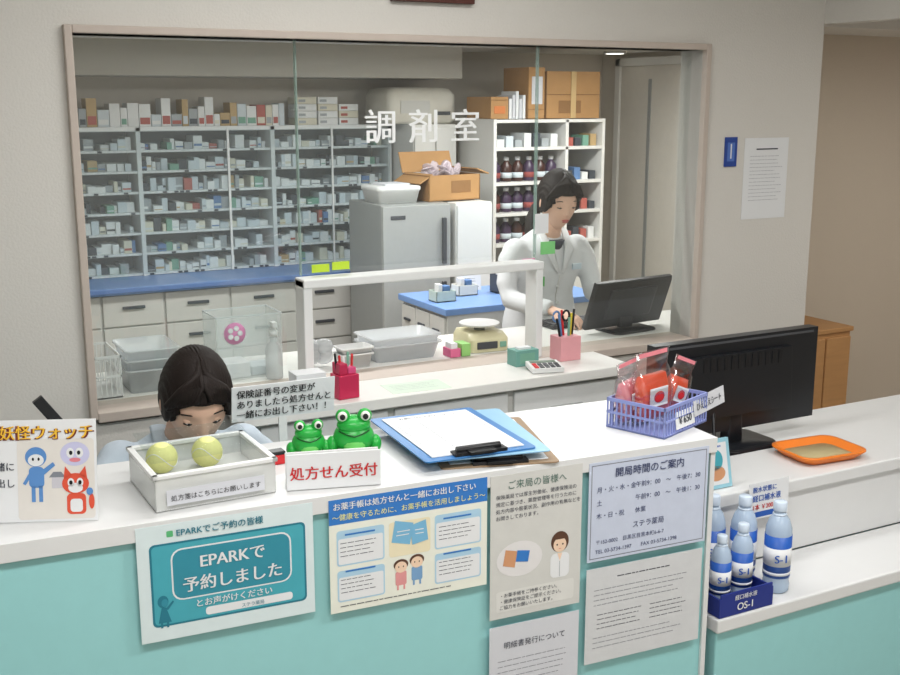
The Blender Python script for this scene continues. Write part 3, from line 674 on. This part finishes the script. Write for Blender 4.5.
q=B('bottle_display_tray',loc=(1.815,1.905,.5605)); NB=M('navy_plastic',(34,50,130),.35)
q.box((-.09,-.045,0),(.075,.045,.01),NB).box((-.09,-.05,0),(.075,-.045,.06),NB).box((-.09,.042,0),(.075,.046,.05),NB).box((-.093,-.05,0),(-.088,.046,.05),NB).box((.073,-.05,0),(.078,.046,.05),NB)
o=q.done(.002); txt(o,'経口補水液',-.012,-.0515,.014,PAPER,z=.04,al='CENTER',rot=(RAD(90),0,0),off=.0002); txt(o,'OS-1',-.012,-.0515,.026,PAPER,z=.012,al='CENTER',rot=(RAD(90),0,0),off=.0006)
q=Flat('bottle_price_card',(1.99,2.055,.69),(RAD(88),0,0),.14,.10,PAPER); q.r(.005,.005,.135,.02,BLB,1); o=q.done(); txt(o,'脱水状態に',.012,.075,.017,BLB,off=.0003); txt(o,'経口補水液',.012,.05,.02,BLB,off=.0004); txt(o,'1本 ￥200',.012,.027,.017,RED,off=.0003)
q=Flat('picture_frame',(1.885,2.11,.7725),(RAD(78),0,0),.095,.13,M('frame_cyan',(150,200,215),.4),th=.01); q.r(.01,.01,.085,.12,PAPER,1).disc(.045,.075,.025,.028,MC['poster_teal'],2).disc(.045,.04,.03,.02,MC['booklet_orange'],2).lines(.015,.08,.108,.01,1,BLB,.005); o=q.done()
st=B('frame_leg',parent=o); st.box((.04,.0,-.045),(.055,.09,-.042),DGREY,rot=(RAD(-24),0,0)); st.done()

# ---------------- people ----------------
def head_pt(n,off=0):
    x,y,z=n; px=.072*x; py=.092*y; pz=.118*z
    if z<0:
        t_=-z; px*=1-.42*t_**1.6
        if y>0: py*=1-.5*t_
        else: py*=1-.04*t_
    if y<0:
        F=min(1,-y*2)
        g=math.exp(-(px/.0095)**2)
        if pz>-.026: am=.017*max(0,min(1,(.03-pz)/.056))**1.3
        else: am=.017*math.exp(-((pz+.026)/.006)**2)
        py-=g*am*F
        py-=.003*F*math.exp(-((pz-.028)/.01)**2-(px/.05)**2)
        py+=.005*F*math.exp(-((abs(px)-.03)/.014)**2-((pz-.004)/.012)**2)
        py-=.004*F*math.exp(-(px/.019)**2-((pz+.056)/.009)**2)
        py-=.005*F*math.exp(-(px/.02)**2-((pz+.1)/.014)**2)
    if off:
        px+=off*x; py+=off*y; pz+=off*z
    return Vector((px,py,pz))
def sph(i,j,n,m):
    f=-math.pi/2+math.pi*i/n; a=2*math.pi*j/m
    return Vector((math.cos(f)*math.cos(a),math.cos(f)*math.sin(a),math.sin(f)))
def make_head(par,loc,rot,sc=1,bun=True,fringe=.42):
    hd=B('head',loc,rot,par); n,m=72,96
    vs=[head_pt(sph(min(max(i,.02),n-.02),j,n,m)) for i in range(n+1) for j in range(m)]
    fs=[(i*m+j,i*m+(j+1)%m,(i+1)*m+(j+1)%m,(i+1)*m+j) for i in range(n) for j in range(m)]
    hd.add(vs,fs,SKIN,True)
    for k in(-1,1):
        hd.ell((k*.03,-.073,.003),(.012,.009,.0075),SKIN,16)
        hd.tube([(k*.018,-.0815,.001),(k*.03,-.0838,-.003),(k*.042,-.078,.0)],.0016,HAIR,8)
        hd.ell((k*.03,-.079,-.002),(.009,.004,.003),EYEW,12); hd.ell((k*.03,-.0805,-.002),(.0042,.003,.0032),INKB,10)
        hd.tube([(k*.015,-.0855,.024),(k*.03,-.085,.028),(k*.047,-.073,.023)],.0016,HAIR,8)
        hd.ell((k*.0735,.006,-.002),(.008,.018,.03),SKIN,16,rot=(0,0,k*.35)); hd.ell((k*.078,.002,-.002),(.004,.010,.018),SKIN,12)
    hd.ell((0,-.0875,-.053),(.018,.0045,.0034),LIP,16); hd.ell((0,-.0865,-.060),(.015,.005,.004),LIP,16)
    for k in(-1,1): hd.ell((k*.008,-.090,-.026),(.0055,.007,.0045),SKIN,12)
    h=hd.done(); h.scale=(sc,)*3
    hr=B('hair',parent=h); 
    def mask(v):
        ax=abs(v.x)
        if v.y<.05: zl=fringe-.75*max(0,(ax-.55)/.42)
        else: zl=-.25-.30*min(1,v.y*1.3)
        return v.z>zl
    n2,m2=60,120; idx={}; V=[];Fc=[]
    def vid(i,j):
        j%=m2
        if (i,j) not in idx:
            u=sph(min(max(i,.02),n2-.02),j,n2,m2)
            o_=.011+.0015*math.sin(u.x*70+u.y*10)+.006*max(0,u.y)+.004*max(0,u.z)
            idx[(i,j)]=len(V); V.append(head_pt(u,o_))
        return idx[(i,j)]
    for i in range(n2):
        for j in range(m2):
            if mask(sph(i+.5,j+.5,n2,m2)): Fc.append((vid(i,j),vid(i,j+1),vid(i+1,j+1),vid(i+1,j)))
    hr.add(V,Fc,HAIR,True)
    hr.done(solid=.012)
    h2=B('hair_strands',parent=h)
    for k in(-1,1):
        for i in range(9):
            t_=i/8; x=k*(.006+.058*t_)
            h2.tube([(k*.004,-.02-.03*t_,.126-.006*t_),(x*.8,-.078+.012*t_,.103-.02*t_),(x*1.1+k*.006,-.088+.03*t_,.070-.03*t_),(k*.071,-.055+.012*t_,.024-.01*t_),(k*.076,-.012,-.008)],[.006,.008,.007,.005,.003],HAIR,8)
    if bun:
        h2.ell((0,.105,-.035),(.034,.03,.034),HAIR,20)
        h2.tube([(0,.115,-.04),(-.03,.12,-.075),(-.06,.10,-.12),(-.075,.07,-.17),(-.08,.04,-.21)],[.022,.026,.024,.018,.006],HAIR,12)
    else:
        h2.ell((0,.10,-.03),(.038,.03,.038),HAIR,20)
    h2.done()
    return h
def make_hand(par,wrist,dirv,nrm,side,mat=None,curl=.5,name='hand'):
    d=Vector(dirv).normalized(); n=Vector(nrm); n=(n-d*n.dot(d)).normalized(); t=d.cross(n).normalized()*side
    w=Vector(wrist); q=B(name,parent=par)
    q.tube([w-d*.03,w,w+d*.03,w+d*.065,w+d*.088],[(.026,.02),(.025,.018),(.036,.017),(.040,.015),(.036,.011)],SKIN,16,up=n)
    L_=[.072,.082,.078,.06]; off=[.028,.0095,-.009,-.027]
    for k in range(4):
        p=w+d*(.082-.004*abs(k-1))+t*off[k]; L=L_[k]; seg_=[.42,.32,.26]; pts=[p-d*.02,p]; ang=curl*.35
        for s_ in seg_:
            dv=(d*math.cos(ang)-n*math.sin(ang)+t*.05*(1.5-k)).normalized(); p=p+dv*L*s_; pts.append(p); ang+=curl*.75
        q.tube(pts,[.0088,.009,.0086,.0078,.0062],SKIN,10,up=n)
    b=w+d*.022+t*.022
    q.tube([b-t*.012,b+t*.012+d*.012-n*.004,b+t*.026+d*.034-n*.010,b+t*.028+d*.056-n*.014],[.011,.0115,.0095,.0072],SKIN,10,up=n)
    return q.done(remesh=.0028,smooth=3)
ph=empty('pharmacist',(2.6,4.02,0))
bd=B('coat',parent=ph)
bd.tube([(0,.0,.46),(0,.0,.62),(0,0,.84),(0,-.008,.97),(0,-.03,1.09),(0,-.045,1.165),(0,-.052,1.205),(0,-.06,1.225)],[(.2,.145),(.19,.14),(.172,.13),(.145,.112),(.172,.118),(.165,.095),(.105,.07),(.066,.06)],COAT,28,up=(0,-1,0))
for k in(-1,1):
    bd.ell((k*.155,-.045,1.150),(.056,.06,.056),COAT,18)
    bd.tube([(k*.15,-.045,1.155),(k*.188,-.05,1.11),(k*.212,-.07,1.02),(k*.21,-.10,.955),(k*.18,-.19,.945),(k*.13,-.29,.94)],[.052,.052,.046,.045,.040,.036],COAT,18)
bd.done(remesh=.011,smooth=6)
dt=B('coat_details',parent=ph)
for k in(-1,1):
    dt.tube([(k*.06,-.085,1.235),(k*.05,-.145,1.16),(k*.012,-.158,1.06)],[(.016,.004),(.024,.004),(.006,.004)],COAT,8,up=(0,-1,.3))
for z in(1.0,.93): dt.cyl((.0,-.133,z),.007,.004,PLW,axis='y',seg=12)
dt.tube([(0.001,-.15,1.05),(0,-.122,.96),(0,-.135,.84),(0,-.146,.62)],[.0022]*4,LGREY,6)
dt.box((.06,-.158,1.07),(.105,-.152,1.095),M('name_tag',(190,205,215)))
dt.done()
nk=B('neck',parent=ph); nk.tube([(0,-.05,1.17),(0,-.065,1.225),(0,-.085,1.27),(0,-.095,1.32)],[.062,.05,.045,.047],SKIN,18,up=(0,-1,0)); nk.tube([(0,-.105,1.16),(0,-.115,1.20)],[(.03,.03),(.045,.03)],INK,14,up=(0,-1,0)); nk.done(smooth=1)
make_head(ph,(0,-.125,1.36),(RAD(15),0,RAD(-6)),1.02)
for k in(-1,1): make_hand(ph,(k*.125,-.31,.93),(-k*.25,-1,-.12),(0,-.1,1),-k,curl=.5)
lg=B('legs',parent=ph)
for k in(-1,1): lg.tube([(k*.085,0,.8),(k*.09,-.01,.5),(k*.09,.01,.3),(k*.09,.02,.07)],[.085,.062,.05,.036],TROU,16,up=(0,-1,0))
lg.done(remesh=.012,smooth=3)
so=B('shoes',parent=ph)
for k in(-1,1): so.tube([(k*.09,.05,.035),(k*.09,0,.04),(k*.093,-.08,.03),(k*.095,-.14,.022)],[(.03,.034),(.036,.038),(.042,.028),(.03,.02)],PAPER,14)
so.done(remesh=.006,smooth=2)
rp=empty('receptionist',(.672,2.70,0))
bd=B('uniform',parent=rp)
bd.tube([(0,.05,.43),(0,.05,.5),(0,.035,.62),(0,.01,.74),(0,-.012,.84),(0,-.025,.90),(0,-.032,.935),(0,-.04,.955)],[(.15,.12),(.165,.13),(.15,.115),(.16,.12),(.17,.12),(.165,.1),(.11,.075),(.066,.06)],UNIF,28,up=(0,-1,0))
for k in(-1,1):
    bd.ell((k*.155,-.02,.90),(.058,.06,.058),UNIF,18)
    bd.tube([(k*.15,-.02,.905),(k*.188,-.04,.875),(k*.206,-.09,.79),(k*.195,-.14,.765),(k*.15,-.22,.765),(k*.12,-.25,.765)],[.052,.054,.048,.044,.04,.036],UNIF,18)
bd.done(remesh=.011,smooth=6)
cl=B('collar',parent=rp)
for k in(-1,1): cl.tube([(k*.055,.0,.975),(k*.06,-.075,.95),(k*.02,-.125,.90)],[(.02,.005),(.025,.005),(.008,.004)],UNIF,8,up=(0,-.5,1))
cl.done()
nk=B('neck',parent=rp); nk.tube([(0,-.03,.90),(0,-.045,.955),(0,-.075,1.0),(0,-.095,1.04)],[.06,.05,.045,.047],SKIN,18,up=(0,-1,0)); nk.done(smooth=1)
make_head(rp,(.01,-.135,1.068),(RAD(27),0,RAD(-6)),1.04,bun=False,fringe=.46)
for k in(-1,1): make_hand(rp,(k*.105,-.265,.757),(-k*.3,-1,-.1),(0,-.1,1),-k,curl=.55)
lg=B('legs',parent=rp)
for k in(-1,1): lg.tube([(k*.08,.05,.48),(k*.085,-.12,.52),(k*.09,-.30,.50),(k*.09,-.32,.44),(k*.09,-.27,.25),(k*.09,-.24,.08)],[.085,.075,.058,.055,.048,.034],TROU,16,up=(0,-.3,1))
lg.done(remesh=.012,smooth=3)
so=B('shoes',parent=rp)
for k in(-1,1): so.tube([(k*.09,-.2,.035),(k*.09,-.25,.04),(k*.093,-.32,.03),(k*.095,-.37,.022)],[(.03,.034),(.036,.038),(.042,.028),(.03,.02)],BLACK,14)
so.done(remesh=.006,smooth=2)
ch=B('office_chair',loc=(.672,2.74,0)); CF=M('chair_fabric',(60,70,90),.9,bump=.3,scale=120)
ch.rr([(0,0,.34,.2,.19),(0,0,.355,.22,.2),(0,0,.385,.21,.19)],CF,.4); ch.cyl((0,0,.1),.025,.24,GREY)
for k in range(5):
    a=k*1.2566; ch.tube([(0,0,.1),(.22*math.cos(a),.22*math.sin(a),.055)],[.02,.014],BLACK,10); ch.ell((.22*math.cos(a),.22*math.sin(a),.026),(.022,.015,.026),BLACK,12)
ch.tube([(0,.15,.36),(0,.215,.42),(0,.22,.62)],.014,BLACK,10); ch.box((-.18,.2,.55),(.18,.235,.80),CF)
ch.done(.004)

# ---------------- lights ----------------
def area(name,loc,sx,sy,e,col):
    l=bpy.data.lights.new(name,'AREA'); l.shape='RECTANGLE'; l.size=sx; l.size_y=sy; l.energy=e; l.color=col
    o=bpy.data.objects.new(name,l); o.location=loc; S.collection.objects.link(o); return o
def fixture(x,y,z,sx,sy,e,col=(1,.99,.975)):
    q=B('ceiling_light_fixture',loc=(x,y,z)); q.box((-sx/2-.03,-sy/2-.03,-.02),(-sx/2,sy/2+.03,0),PLW).box((sx/2,-sy/2-.03,-.02),(sx/2+.03,sy/2+.03,0),PLW).box((-sx/2,-sy/2-.03,-.02),(sx/2,-sy/2,0),PLW).box((-sx/2,sy/2,-.02),(sx/2,sy/2+.03,0),PLW)
    q.done(); area('ceiling_lamp',(x,y,z-.01),sx,sy,e,col)
fixture(0.2,.9,2.5,1.2,.3,29); fixture(2.2,.9,2.5,1.2,.3,29); fixture(1.2,-.9,2.5,1.2,.3,36); fixture(1.3,2.3,2.5,1.2,.25,16)
fixture(4.3,2.4,2.12,.6,.25,10,(1,.97,.92))  # added lamp outside the view, put in to brighten the recess
fixture(1.7,4.3,2.06,1.0,.25,27,(1,.99,.975)); fixture(3.3,4.5,2.06,1.0,.25,25,(1,.99,.975))
q=B('light_reflection',loc=(4.2,5.7,2.06)); q.lathe((0,0,-.01),[(.06,0),(.07,.0),(.07,.01)],PLW,24); q.cyl((0,0,-.012),.055,.002,M('reflection_glow',(255,250,240),emis=3)); q.done()  # glowing disc stands in for a light reflected in the window glass
w=bpy.data.worlds.new('world'); S.world=w; w.use_nodes=True; w.node_tree.nodes['Background'].inputs[0].default_value=(.8,.85,.9,1); w.node_tree.nodes['Background'].inputs[1].default_value=.15
# ---------------- camera ----------------
cam=bpy.data.cameras.new('camera'); co=bpy.data.objects.new('camera',cam); S.collection.objects.link(co)
cam.lens=44.44; cam.sensor_width=36; cam.clip_start=.05
co.location=(0,0,1.77); co.rotation_euler=(RAD(90-12.04),0,RAD(-28.2)); S.camera=co
